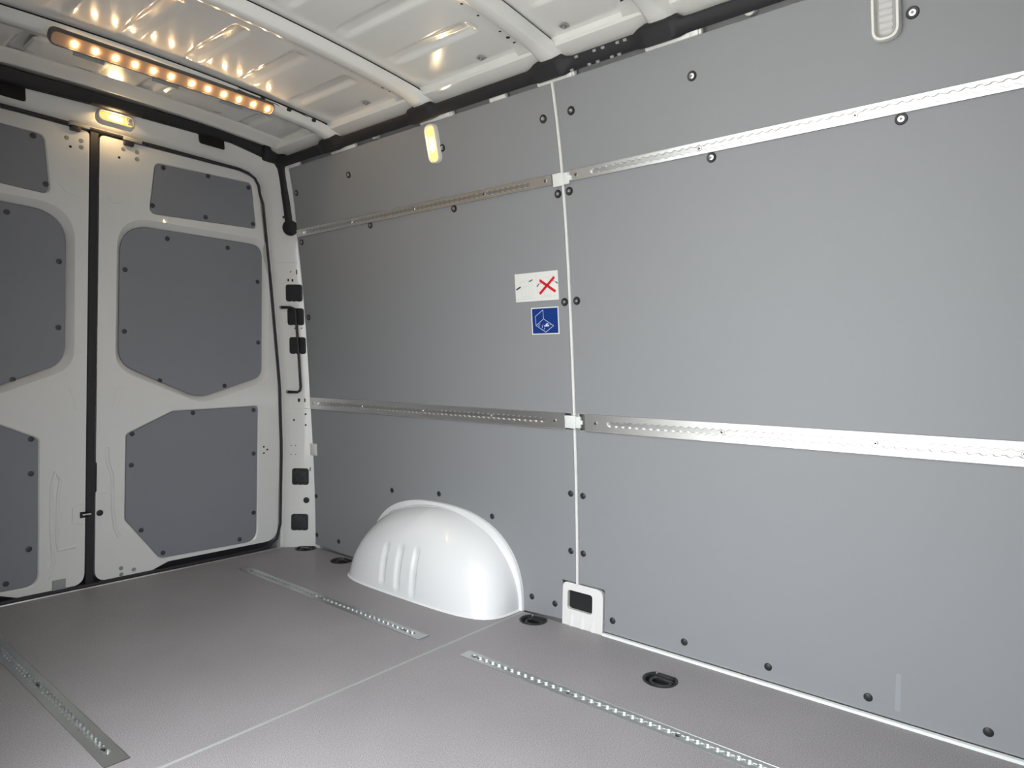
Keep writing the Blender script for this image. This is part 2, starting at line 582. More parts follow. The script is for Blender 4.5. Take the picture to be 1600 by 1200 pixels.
# white ledges above the boards
for (a, b, big) in ((2.30, 2.47, 0), (1.725, 1.90, 1), (1.470, 1.545, 0), (1.185, 1.335, 1), (.765, .94, 1), (2.72, 2.80, 0)):
    bm = mk()
    box(bm, ((a + b) / 2, .0, 0), (b - a, .034, .022), bev=.006)
    if big: box(bm, (a + .022, .0, .005), (.03, .036, .022), bev=.006)
    o = obj('ledge', bm, 'paint', wall)
    X = wall_frame(0, 1.860, -.004)
    o.matrix_world = X @ frame((0, 0, 0), (-1, 0, 0), (0, 1, 0), (0, 0, 1))
for y in (2.175, .634):
    bm = mk(); lathe(bm, [(.0001, .008, 0), (.010, .007, 0), (.016, .003, 0), (.016, -.02, 0)], 18)
    o = obj('round_cap', bm, 'plastic', wall); o.matrix_world = wall_frame(y, 1.866, .0)
bm = mk(); box(bm, (0, 0, 0), (.045, .060, .012), bev=.002)
o = obj('edge_bracket', bm, 'paint', wall); o.matrix_world = wall_frame(2.850, .498, .006)

# white plastic joiners where the rails meet the strip
for z, hh, lab in ((.731, .044, 'small white plastic clip joining the two lower wall rails'), (1.548, .042, 'small white plastic clip joining the two upper wall rails')):
    t = empty('rail_joiner', lab, 'clip', 'white clips joining the wall rails')
    t.matrix_world = wall_frame(1.278, z, .004)
    bm = mk(); box(bm, (-.010, 0, .004), (.044, hh, .012), bev=.0015)
    box(bm, (.020, 0, .0025), (.022, hh * .9, .009), bev=.0015)
    obj('block', bm, 'plastic', t)
    bm = mk(); box(bm, (.034, 0, .003), (.010, .014, .007), bev=.001)
    obj('tongue', bm, 'plastic', t)

# ------------------------------------------------------------------ wheel arch
YC, XA = 1.968, .890
YA, XD, ZB = .437, .214, .338


def arch_pt(th, ph):
    # th: round the arch in plan and section, ph: 0 at floor .. 1 at top
    cy, cx = math.cos(th), math.sin(th)
    m, k = 4.3 - 3.0 * ph ** .8, 2.25
    ez = ph
    rad = max(0., 1 - ez ** k) ** (1 / k)
    den = (abs(cy) ** m + abs(cx) ** m) ** (1 / m)
    y = YC + YA * rad * cy / den
    xi = XD * rad * cx / den
    return y, xi, ZB * ez


bm = mk()
NT, NP = 230, 64
rows = []
for j in range(NP + 1):
    ph = math.sin(j / NP * math.pi / 2) ** .9
    row = []
    for i in range(NT + 1):
        th = math.pi * i / NT
        y, xi, z = arch_pt(th, ph)
        x = wx(z) - .004 - xi
        if xi > .05:
            for yy, zt, zb in ((2.085, .200, .030), (1.995, .205, .022), (1.905, .208, .016)):
                d = abs(y - yy)
                if d < .0155:
                    e = min(1, max(0, (zt - z) / .03)) * min(1, max(0, (z - zb) / .018))
                    x += .009 * e * (1 if d < .011 else max(0, 1 - (d - .011) / .0045))
        row.append((x, y, z))
    rows.append(row)
quads(bm, rows)
arch_t = empty('wheel_arch', 'glossy white wheel arch bulging from the wall onto the floor', 'wheel arch', loc=(0, 0, 0))
o = obj('arch_shell', bm, 'arch', arch_t, 60); o.matrix_world = Matrix.Identity(4)
bm = mk()                         # flange where the shell meets the wall
A, B, C2, D = [], [], [], []
for k in range(61):
    a = math.pi * k / 60
    c, s = math.cos(a), math.sin(a)
    q = lambda e, z0=0: (YC + (YA + e) * math.copysign(abs(c) ** (2 / 2.5), c), (ZB + e) * abs(s) ** (2 / 2.5))
    for L, e, dx in ((A, .014, -.0005), (B, .012, -.012), (C2, .002, -.014), (D, -.012, -.024)):
        y, z = q(e)
        L.append((wx(z) + dx, y, z))
quads(bm, [A, B, C2, D])
o = obj('wall_flange', bm, 'arch', arch_t, 60); o.matrix_world = Matrix.Identity(4)
bm = mk()
rows = [[], [], []]
for k in range(41):
    th = math.pi * .0 + math.pi * k / 40
    y, xi, z = arch_pt(th, 0)
    for L, e, zz in ((rows[0], -.006, .007), (rows[1], .004, .0045), (rows[2], .006, .0)):
        c, s = math.cos(th), math.sin(th)
        L.append((wx(0) - .004 - xi - e * s, y + e * c, zz))
quads(bm, rows)
o = obj('floor_flange', bm, 'arch', arch_t, 60); o.matrix_world = Matrix.Identity(4)

# ------------------------------------------------------------------ rear: pillars and header
rear = tag(link('wall_rear', None), kind='structure')


def zc(x): return 1.838 + .004 * (1 - (x / .6) ** 2)     # top of the door opening


path = []                         # (inner edge of opening, outer edge) round the right half
for k in range(26):
    z = -.02 + 1.72 * k / 25
    path.append(((xe(z), z), (wx(z) + .004, 2.868 - max(0, z - 1.5) * .16, z)))
ci = [(.640, 1.745), (.632, 1.785), (.612, 1.815), (.578, 1.832), (.53, 1.840)]
co = [(.695, 2.826, 1.775), (.678, 2.822, 1.84), (.656, 2.84, 1.895), (.62, 2.888, 1.915), (.56, 2.90, 1.922)]
path += list(zip(ci, co))
for k in range(1, 9):
    x = .53 - .53 * k / 8
    path.append(((x, zc(x)), (x, 2.905, 1.922 + .012 * (1 - (x / .56) ** 2))))
bm = mk()
for sg in (1, -1):
    rows = []
    for (ix, iz), (ox, oy, oz) in path:
        dx, dy, dz = ox - ix, oy - 3.0, oz - iz
        L = math.sqrt(dx * dx + dy * dy + dz * dz)
        rows.append([(sg * ix, 3.03, iz), (sg * ix, 2.998, iz), (sg * (ix + dx * .10), 2.998 + dy * .02, iz + dz * .10),
                     (sg * (ix + dx * .22), 2.998 + dy * .26, iz + dz * .24), (sg * (ix + dx * .28), 2.998 + dy * .31, iz + dz * .30), (sg * ox, oy, oz), (sg * (ox + .01), oy - .004, oz + .006)])
    quads(bm, rows)
obj('door_surround', bm, 'paint', rear, 40)
bm = mk()                          # black rubber seal round the opening
for sg in (1, -1):
    pp = [(sg * (i[0] - .004), 2.994, i[1]) for i, o in path if i[1] > .05]
    pp = [(sg * .60, 2.996, .004), (sg * .70, 2.996, .010), (sg * .755, 2.996, .04)] + [p for p in pp if p[2] > .09]
    tube(bm, pp, .0065, 8)
tube(bm, [(-.66, 2.998, .002), (.66, 2.998, .002)], .010, 8)
obj('door_seal', bm, 'rubber', rear)
bm = mk()
quads(bm, [[(-.9, 3.045, -.04), (-.9, 3.045, 2.0)], [(.9, 3.045, -.04), (.9, 3.045, 2.0)]])
obj('outer_skin', bm, 'rubber', rear)


def pil(z, f):                     # point on the pillar face, f = 0 at the ridge .. 1 at the wall
    oy, dx = 2.868 - max(0, z - 1.5) * .16, wx(z) + .004 - xe(z)
    x = xe(z) + .02 + f * (dx - .02)
    K = [(.10, 2.998 + (oy - 3) * .02), (.22, 2.998 + (oy - 3) * .26), (.28, 2.998 + (oy - 3) * .31), (1, oy), (1.1, oy - .004)]
    t = (x - xe(z)) / dx
    y = K[0][1]
    for (a, p), (b, q) in zip(K, K[1:]):
        if a <= t <= b: y = p + (q - p) * (t - a) / (b - a)
    return Vector((x, y, z))


def pil_frame(z, f, off=.001):
    u = (pil(z, 1) - pil(z, .35)).normalized()
    v = (pil(z + .03, f) - pil(z - .03, f)).normalized()
    n = u.cross(v).normalized()
    if n.y > 0: n = -n
    v = n.cross(u) if n.cross(u).z > 0 else u.cross(n)
    return frame(pil(z, f) + n * off, u, v, n)


# small dark punched holes and slots in the pillar sheet
for z, f, a, b in ((1.377, .60, .006, .006), (1.376, .87, .005, .024), (1.337, .45, .009, .013), (1.336, .64, .009, .013), (1.101, .55, .006, .007), (1.102, .85, .006, .007),
                   (.743, .50, .012, .018), (.743, .76, .006, .018), (.642, .25, .009, .009), (.673, .76, .009, .009), (.618, .74, .009, .009), (.394, .85, .005, .020), (.099, .72, .005, .020), (.512, .1, .005, .005), (.512, .28, .005, .005), (.468, .1, .005, .005), (.468, .28, .005, .005)):
    bm = mk(); fill(bm, [rrect(a, b, min(a, b) * .4, 4)], lambda x, y: Vector((x, y, 0)))
    o = obj('punched_hole', bm, 'hole', rear); o.matrix_world = pil_frame(z, f, .0012)
for z in (1.42, .70, .20):          # lap joints of the pillar sheets
    bm = mk(); quads(bm, [[(-.03, .0, .0), (.095, .0, .0)], [(-.03, .0, .0012), (.095, .0, .0012)], [(-.03, .003, .0), (.095, .003, .0)]])
    o = obj('sheet_joint', bm, 'paint', rear); o.matrix_world = pil_frame(z, .1, .0004)
# pressed outline of a hinge reinforcement
bm = mk(); tube(bm, [(-.02, .1, 0), (0, .085, 0), (.018, .05, 0), (.022, .02, 0), (.02, -.03, 0), (.0, -.07, 0), (-.02, -.1, 0)], .0014, 6)
o = obj('pressed_bead', bm, 'paint', rear); o.matrix_world = pil_frame(.49, .25, .0)
# header cut-outs
for sg in (-1, 1):
    bm = mk(); fill(bm, [rounded([(-.058, -.03, .012), (.058, -.03, .012), (.058, .03, .0), (-.058, .03, .0)])], lambda x, y: Vector((x, y, 0)))
    o = obj('header_cutout', bm, 'hole', rear)
    o.matrix_world = frame((-.392 if sg < 0 else .352, 2.906, 1.874 if sg < 0 else 1.906), (1, 0, 0), (0, .20, 1), (0, -1, .20))


# ------------------------------------------------------------------ rear doors
def make_door(name, mx, shifts, depth=.034, chamfer=True):
    """right-hand door as measured; mx = None or the function that mirrors it"""
    fx = (lambda x, s=0: x) if mx is None else (lambda x, s=0: mx(x) + s)
    d = tag(link(name, None), kind='structure')
    out = rounded([(-.060, .010, .05), (.16, .010, .02), (.23, .036, .03), (.762, .036, .07), (.766, .50, 0), (.750, .82, .05), (.697, 1.30, .05), (.6255, 1.815, .06), (.53, 1.832, .03), (-.060, 1.830, .02)])
    top = rounded([(.150, 1.776, .030), (.603, 1.793, .025), (.630, 1.574, .02), (.129, 1.549, .03)])
    mid_o = rounded([(.008, 1.520, .14), (.690, 1.532, .07), (.700, .838, .07), (.37, .730, .16), (.006, .885, .11)], 10)
    mid_i = rounded([(.030, 1.494, .13), (.672, 1.504, .06), (.680, .858, .06), (.37, .756, .15), (.030, .905, .10)], 10)
    low = rounded([(.048, .612, .02), (.24, .706, .05), (.652, .718, .02), (.655, .044, .06), (.195, .048, .04), (.046, .245, .03)] if chamfer else [(.048, .612, .02), (.24, .706, .05), (.652, .718, .02), (.655, .044, .06), (.046, .036, .05)])

    def shr(lp, k):
        cx = sum(p[0] for p in lp) / len(lp); cy = sum(p[1] for p in lp) / len(lp)
        o = []
        for p in lp:
            v = Vector((p[0] - cx, p[1] - cy)); v = v * (1 - k / v.length); o.append((cx + v.x, cy + v.y))
        return o
    st, sm, sl = shifts
    F = lambda s, y: (lambda a, b: Vector((fx(a, s), y, b)))
    mp2 = lambda lp, s: [(fx(a, s), b) for a, b in lp]
    bm = mk()
    loops = [mp2(out, 0), mp2(top, st), mp2(mid_o, sm), mp2(low, sl)]
    fill(bm, loops, lambda a, b: Vector((a, 3.0, b)))
    o2 = [(fx(a), 3.0, b) for a, b in out]
    strip(bm, o2, [(x, 3.03, z) for x, _, z in o2])
    for lp, inner, s, dp in ((top, shr(top, .006), st, .006), (mid_o, mid_i, sm, depth), (low, shr(low, .007), sl, .006)):
        ring0 = [(fx(a, s), 3.0, b) for a, b in lp]
        n = len(lp)
        r1 = [(fx(a + (c - a) * .18, s), 3.0 + dp * .12, b + (e - b) * .18) for (a, b), (c, e) in zip(lp, inner)]
        r2 = [(fx(a + (c - a) * .9, s), 3.0 + dp * .9, b + (e - b) * .9) for (a, b), (c, e) in zip(lp, inner)]
        r3 = [(fx(c, s), 3.0 + dp + .006, e) for c, e in inner]
        quads(bm, [ring0, r1, r2, r3], True)
    obj('door_frame', bm, 'paint', d, 20)
    rv = {0: [(.189, 1.761), (.386, 1.773), (.582, 1.766), (.147, 1.588), (.377, 1.584), (.608, 1.597)],
          1: [(.222, 1.462), (.498, 1.467), (.052, 1.302), (.652, 1.325), (.052, 1.042), (.660, 1.026), (.198, .835), (.492, .812)],
          2: [(.331, .690), (.625, .694), (.076, .609), (.075, .476), (.628, .481), (.633, .191), (.117, .192), (.208, .077), (.562, .072)]}
    if not chamfer: rv[2][6:8] = [(.079, .188), (.150, .071)]
    b2 = mk(); lathe(b2, [(.0001, .0042, 0), (.005, .0038, 0), (.0095, .0024, 0), (.0105, 0, 0), (.0105, -.002, 0)], 14)
    rme = mesh('rivet', b2, 'washer')
    for k, (lp, s, y) in enumerate(((shr(top, .007), st, 3.005), (mid_i, sm, 3.0 + depth - .001), (shr(low, .008), sl, 3.004))):
        bm = mk(); fill(bm, [mp2(lp, s)], lambda a, b: Vector((a, y, b)))
        p = obj('door_panel', bm, 'door_board', d)
        for a, b in rv[k]:
            r = link('rivet', rme, p)
            r.matrix_world = frame((fx(a, s), y, b), (1, 0, 0), (0, 0, 1), (0, -1, 0))
    return d, fx


dr, fr_ = make_door('door_1', None, (0, 0, 0))
dl, fl_ = make_door('door_2', lambda x: -.157 - x, (.062, .022, -.048), chamfer=False)


def on_door(d, bm, m, x, z, name, y=3.0):
    o = obj(name, bm, m, d)
    o.matrix_world = frame((x, y, z), (1, 0, 0), (0, 0, 1), (0, -1, 0))
    return o


b2 = mk(); lathe(b2, [(.0001, .004, 0), (.0035, .004, 0), (.004, .0025, 0), (.0072, .0035, 0), (.0085, .001, 0), (.0085, -.001, 0)], 12)
BOLT = mesh('bolt', b2, 'gapgrey')
for d, pts in ((dr, [(.028, 1.796), (.080, 1.797), (.081, 1.768), (.038, .046), (.088, .030), (.040, .020)]), (dl, [(-.176, 1.784), (-.126, 1.786), (-.125, 1.761)])):
    for x, z in pts:
        r = link('bolt', BOLT, d); r.matrix_world = frame((x, 3.0, z), (1, 0, 0), (0, 0, 1), (0, -1, 0))
for d, x, z in ((dr, .012, 1.757), (dl, -.163, 1.753)):
    bm = mk(); lathe(bm, [(.0001, .001, 0), (.005, .001, 0), (.005, -.001, 0)], 12); on_door(d, bm, 'hole', x, z, 'punched_hole')
for x, z in ((.679, .511), (.698, .496), (.680, .480)):
    bm = mk(); lathe(bm, [(.0001, .001, 0), (.0048, .001, 0), (.0048, -.001, 0)], 10); on_door(dr, bm, 'hole', x, z, 'punched_hole')
for d, x, z in ((dr, .045, 1.822), (dl, -.150, 1.826)):     # upper latches
    bm = mk(); box(bm, (0, 0, .008), (.036, .020, .02), bev=.003); on_door(d, bm, 'black', x, z, 'upper_latch')
    bm = mk(); box(bm, (.012, 0, 0), (.072, .014, .012), bev=.002); on_door(d, bm, 'gapgrey', x, z + .015, 'strike_plate', 2.985)
bm = mk(); box(bm, (0, 0, .002), (.046, .045, .006), bev=.0015); on_door(dl, bm, 'gapgrey', -.186, .027, 'lower_latch')
bm = mk(); lathe(bm, [(.0001, .005, 0), (.008, .0045, 0), (.011, .003, 0), (.0125, 0, 0), (.0125, -.002, 0)], 16); on_door(dr, bm, 'black', -.045, .292, 'lock_plug', 2.997)
bm = mk(); box(bm, (0, 0, .001), (.032, .024, .004), bev=.001); box(bm, (.008, 0, .003), (.03, .007, .004), mi=1, bev=.001)
on_door(dl, bm, ['hole', 'steel'], -.100, .293, 'lock_catch')
# pressed beads in the door frames
def bead(d, pts, r=.004, name='pressed_bead', y=3.0):
    bm = mk(); tube(bm, [(x, y + r * .35, z) for x, z in pts], r, 8)
    return obj(name, bm, 'paint', d, 60)
bead(dl, [(-.225, .06), (-.205, .12), (-.214, .25), (-.214, .42), (-.203, .475), (-.185, .44), (-.192, .38), (-.195, .20), (-.19, .165), (-.13, .17)], .007)
bead(dl, [(-.14, .325), (-.125, .335), (-.102, .338)], .003)
bead(dl, [(-.14, .325), (-.142, .265), (-.102, .258)], .003)
bead(dr, [(-.02, .56), (-.018, .50), (.0, .44), (.004, .30), (.012, .22), (.03, .18)], .008)
bead(dr, [(-.045, .375), (-.02, .372)], .002)
bead(dr, [(.0, .72), (.012, .80), (.035, .805)], .002)
bead(dr, [(.015, .72), (.040, .79)], .002)
bead(dr, [(-.035, 1.61), (-.02, 1.575), (-.008, 1.565), (.03, 1.578)], .0018)
bead(dl, [(-.20, 1.60), (-.17, 1.57), (-.13, 1.562)], .0018)
bead(dl, [(-.155, .80), (-.14, .75), (-.135, .72)], .002)
bm = mk(); box(bm, (-.080, 3.012, .92), (.028, .03, 1.83)); box(bm, (-.066, 3.006, .44), (.018, .02, .12), bev=.004)
tag(obj('trim_1', bm, 'rubber', smooth=0), kind='structure')     # black seal between the door leaves

# ------------------------------------------------------------------ pillar vents, handle
G = 'black plugs in the white rear pillar'
def vent(z, f, ribs, label):
    t = empty('pillar_plug', label, 'plug', G)
    t.matrix_world = pil_frame(z, f, .001)
    w_, h_ = (.084, .084)
    bm = mk()
    a = rrect(w_, h_, .014); b = rrect(w_ - .004, h_ - .004, .013); c = rrect(w_ - .012, h_ - .012, .010)
    L = lambda o, z_: [Vector((p[0], p[1], z_)) for p in o]
    V = quads(bm, [L(a, -.002), L(a, .0025), L(b, .0035), L(c, .0035), L(c, .0015)], True)
    bm.faces.new(V[-1])
    obj('plate', bm, 'black', t)
    if ribs:
        for k in range(-3, 4):
            bm = mk()
            X = Matrix.Rotation(math.radians(42), 4, 'Z')
            ln = .066 - abs(k) * .013
            box(bm, (0, k * .0115, .003), (ln, .006, .004), bev=.001, X=X)
            obj('rib', bm, 'washer', t)
    for s in (-1, 1):
        bm = mk(); box(bm, (s * .011, -h_ / 2 + .001, .002), (.012, .004, .003), bev=.001)
        obj('snap_tab', bm, 'plastic', t)


vent(1.274, .66, 0, 'topmost flat black square plug in the white rear pillar')
vent(1.158, .64, 0, 'flat black square plug behind the top of the grab handle')
vent(1.016, .62, 0, 'lowest flat black square plug, behind the grab handle bar')
vent(.356, .47, 1, 'ribbed black square plug in the pillar, upper of the two ribbed')
vent(.124, .44, 1, 'ribbed black square plug in the pillar, lowest one near the floor')
t = empty('round_plug', 'small round black plug between the two ribbed pillar plugs', 'plug'); t.matrix_world = pil_frame(.236, .68, .001)
bm = mk(); lathe(bm, [(.0001, .003, 0), (.009, .003, 0), (.010, .0042, 0), (.0145, .003, 0), (.0155, 0, 0), (.0155, -.002, 0)], 20); obj('plug_disc', bm, 'black', t)

t = empty('grab_handle', 'thin black tubular grab handle standing off the white rear pillar', 'handle')
A, Bq = pil_frame(1.203, .01, .006), pil_frame(.784, .0, .006)
pa, pb = A.translation, Bq.translation
nA = A.to_3x3() @ Vector((0, 0, 1)); uA = A.to_3x3() @ Vector((1, 0, 0)); uB = Bq.to_3x3() @ Vector((1, 0, 0)); nB = Bq.to_3x3() @ Vector((0, 0, 1))
pts = [pa, pa + uA * .02 + nA * .008, pa + uA * .062 + nA * .024, pa + uA * .078 + nA * .024 + Vector((.001, 0, -.006)), pa + uA * .084 + nA * .024 + Vector((.003, 0, -.022)),
       (pa + pb) / 2 + (uA + uB) * .042 + (nA + nB) * .012, pb + uB * .078 + nB * .022 + Vector((0, 0, .028)), pb + uB * .075 + nB * .022 + Vector((0, 0, .010)), pb + uB * .062 + nB * .020 + Vector((0, 0, .001)), pb + uB * .02 + nB * .008, pb]
bm = mk(); tube(bm, pts, [.008, .0075, .0062, .006, .006, .006, .006, .006, .006, .0075, .008], 10)
obj('bar', bm, 'black', t, 60)
for P, X in ((pa, A), (pb, Bq)):
    bm = mk(); lathe(bm, [(.0001, .004, 0), (.003, .0036, 0), (.0046, .002, 0), (.0046, -.002, 0)], 10, X=X @ Matrix.Translation((0.004, 0, .0085)))
    obj('screw', bm, 'steel', t)

# ------------------------------------------------------------------ ceiling
ceil = tag(link('ceiling', None), kind='structure')
BOWS = [.26, .84, 1.225, 1.822, 2.395]
secs = []
ys = [Y0 - .02]
edges = [Y0 - .02] + sum([[b - .005, b + .14] for b in BOWS], []) + [2.80]
for a, b in zip(edges[0::2], edges[1::2]): secs.append((a, b))


def sw(x, y):                      # raised swages pressed lengthwise between the bows
    k = 0
    for a, b in secs:
        if a <= y <= b:
            k = min(1, max(0, (y - a - .02) / .03)) * min(1, max(0, (b - y - .035) / .04))
    s = 0
    for c in (-.41, -.205, 0, .205, .41):
        d = abs(x - c)
        if d < .034:
            s = max(s, 1 if d < .016 else .5 + .5 * math.cos((d - .016) / .018 * math.pi))
    return .011 * s * k


xs = sorted(set([round(-.66 + 1.32 * i / 170, 4) for i in range(171)]))
yy = []
for a, b in secs: yy += [a, a + .02, a + .03, a + .04, a + .05, (a + b) / 2, b - .075, b - .06, b - .05, b - .035, b]
yy = sorted(set(yy))
bm = mk()
quads(bm, [[(x, y, zr(x) + sw(x, y)) for x in xs] for y in yy])
obj('roof_skin', bm, 'roof', ceil, 60)
for y0 in BOWS:
    bm = mk()
    NX = 44
    prof = [(.02, -.007), (0, -.007), (.002, -.012), (.012, -.034), (.020, -.038), (.056, -.038), (.064, -.033), (.076, -.012), (.082, -.009), (.126, -.008), (.126, -.003)]
    rows = []
    for i in range(NX + 1):
        x = -.655 + 1.31 * i / NX
        fl = max(0, (abs(x) - .56) / .095)
        rows.append([(x, y0 + (dy - .063) * (1 + .35 * fl) + .063, zr(x) + dz - .02 * fl) for dy, dz in prof])
    quads(bm, rows)
    for k in range(1, 11):
        x = -.62 + 1.24 * k / 11
        pass
    b_ = obj('roof_bow', bm, 'roof', ceil, 40)
    b2 = mk()
    tube(b2, [(-.60 + 1.2 * i / 30, y0 + .006, zr(-.60 + 1.2 * i / 30) - .004) for i in range(31)], .004, 6)
    obj('gap_shade_bead', b2, 'hole', b_)  # black bead put in to draw the shaded gap at the bow lip
    b2 = mk()                      # oval punched holes along the flange
    for k, x in enumerate((-.52, -.46, -.36, -.22, -.10, .04, .10, .22, .30, .37, .47, .51, .545, .575)):
        r = .0075 if k in (1, 4, 11, 12) else .0045
        lathe(b2, [(.0001, -.0006, 0), (r, -.0006, 0), (r, .001, 0)], 12, X=Matrix.Translation((x, y0 + .104, zr(x) - .0082)))
    hb = obj('punched_holes', b2, 'hole', b_); hb['kind'] = 'stuff'
for sg in (1, -1):                  # side ledge between roof and duct
    bm = mk()
    P = [(.597, 1.95), (.599, 1.926), (.606, 1.918), (.640, 1.908), (.668, 1.900), (.676, 1.89)]
    quads(bm, [[(sg * x, y, z) for x, z in P] for y in (Y0, 1.3, 2.93)])
    obj('roof_side_rail', bm, 'roof', ceil, 25)
bm = mk()                           # rear roof frame: folded lip over the doors
rows = []
for i in range(41):
    x = -.64 + 1.28 * i / 40
    z = zr(x)
    rows.append([(x, 2.73, z + .002), (x, 2.745, z - .010), (x, 2.79, z - .012), (x, 2.80, z - .020), (x, 2.812, z - .022), (x, 2.822, z - .010), (x, 2.90, z - .004), (x, 3.06, z - .012)])
quads(bm, rows)
obj('rear_roof_frame', bm, 'roof', ceil, 40)
bm = mk(); box(bm, (0, 1.39, 2.01), (1.44, 3.36, .02), bev=.004)
obj('sky_leak_cover', bm, 'roof', ceil)  # unseen slab added above the skin to keep sky light from leaking in
# pressed pockets in the roof end panel
for cx in (-.28, .17):
    bm = mk()
    L = lambda o, z_: [Vector((cx + p[0], 2.63 + p[1], zr(cx + p[0]) + z_)) for p in o]
    V = quads(bm, [L(rrect(.24, .15, .03), .0), L(rrect(.225, .135, .028), -.008), L(rrect(.20, .11, .025), -.009)], True); bm.faces.new(V[-1])
    obj('pressed_pocket', bm, 'roof', ceil, 40)

# little grey trim clips clipped to the roof side
for x, y, lab in ((.558, 1.485, 'grey trim clip on the roof between the second and third crossbars'), (.558, 2.088, 'grey trim clip on the roof just rear of the wall lamp'), (.558, 1.152, 'grey trim clip on the roof above the wall joint strip')):
    t = empty('trim_clip', lab, 'clip', 'grey trim clips on the roof edge', (x, y, zr(x)))
    bm = mk(); lathe(bm, [(.006, -.002, 0), (.007, -.006, 0), (.013, -.007, 0), (.014, -.004, 0), (.010, .0, 0)], 14); obj('collar', bm, 'gapgrey', t)
    bm = mk(); lathe(bm, [(.0001, -.015, 0), (.003, -.014, 0), (.0045, -.004, 0)], 10); obj('pin', bm, 'gapgrey', t)
    for k in range(4):
        a = k * math.pi / 2 + .6
        bm = mk(); box(bm, (math.cos(a) * .012, math.sin(a) * .012, -.005), (.008, .006, .004), bev=.001); obj('barb', bm, 'gapgrey', t)

# ------------------------------------------------------------------ black cable duct round the roof edge
duct = empty('cable_duct', 'black cable duct running under the roof edge and down the rear pillar', 'cable duct')
bm = mk()
rows = []
N = 160
for i in range(N + 1):
    y = Y0 + .02 + (2.875 - Y0 - .02) * i / N
    b = 0
    for y0 in BOWS:
        d = abs(y - (y0 + .04))
        b = max(b, 1 if d < .05 else max(0, 1 - (d - .05) / .03))
    b = b * b * (3 - 2 * b)
    c = Vector((.648 - .004 * b, 0, 1.870 + .004 * b))
    a = Vector((.022, 0, -.026)).normalized(); n = Vector((-.026, 0, -.022)).normalized()
    hw, th = .021 + .009 * b, .007 + .013 * b
    row = []
    for u, v in ((-1, -.6), (-1, .4), (-.75, 1), (.75, 1), (1, .4), (1, -.6)):
        p = c + a * (hw * u) + n * (th * v)
        row.append((p.x, y, p.z))
    rows.append(row)
quads(bm, rows, True)
o = obj('side_run', bm, 'duct', duct, 50)
def hz(x): return 1.929 - .005 * (x / .6) ** 2 + .012 * max(-1, min(1, x / .5))


bm = mk()
rows = []
for i in range(81):
    x = -.70 + 1.36 * i / 80
    e = max(0, (abs(x) - .44) / .22)
    zz = hz(x) - .015 * e
    yy_ = 2.878 - .012 * e
    hw = .018 + .024 * e + .006 * max(0, min(1, -x / .4))
    rows.append([(x, yy_ + .024, zz + hw * .8), (x, yy_ - .006, zz + hw), (x, yy_ - .012, zz + hw - .004), (x, yy_ + .004, zz - hw + .006), (x, yy_ + .012, zz - hw), (x, yy_ + .03, zz - hw)])
quads(bm, rows)
obj('header_run', bm, 'duct', duct, 50)
bm = mk(); box(bm, (.622, 2.858, 1.903), (.105, .036, .072), bev=.012); obj('corner_piece', bm, 'duct', duct)
bm = mk()
rows = []
for i in range(31):
    t_ = i / 30
    z = 1.915 - t_ * .335
    f = .75 - .22 * (1 - t_)
    hw = .0185 + .034 * max(0, 1 - t_ * 4.5) ** 1.5
    X = pil_frame(min(z, 1.80), f, 0)
    X.translation = pil(z, f)
    rows.append([X @ Vector(p) for p in ((-hw, 0, -.004), (-hw, 0, .008), (-hw * .6, 0, .014), (hw * .6, 0, .014), (hw, 0, .008), (hw, 0, -.004))])
quads(bm, rows)
obj('pillar_run', bm, 'duct', duct, 50)
bm = mk(); lathe(bm, [(.0001, .015, 0), (.031, .0145, 0), (.037, .011, 0), (.038, .0, 0), (.038, -.004, 0)], 28, X=pil_frame(1.585, .77, .0)); obj('end_cap', bm, 'duct', duct)
for z in (1.745, 1.635):
    bm = mk(); box(bm, (0, 0, .004), (.010, .012, .008), bev=.002, X=pil_frame(z, .50, 0)); obj('fixing_tab', bm, 'duct', duct)
a = Vector((.022, 0, -.026)).normalized(); n = Vector((-.026, 0, -.022)).normalized()
b2 = mk(); box(b2, (0, 0, 0), (.012, .008, .005), bev=.0015); SM = mesh('stud', b2, 'gapgrey')
for y in (1.155, 1.09, 1.06, 1.01, .985):
    for s in (-.016, .017):
        p = Vector((.648, y + (.03 if s > 0 else 0), 1.870)) + a * s + n * .008
        o = link('stud', SM, duct); o.matrix_world = frame(p, (0, 1, 0), a, n)
for x in (-.45, -.28, -.14, .06, .14, .22, .44):
    zz = hz(x)
    bm = mk(); box(bm, (x, 2.889, zz - .018), (.022, .012, .012), bev=.004); obj('fixing_tab', bm, 'duct', duct)


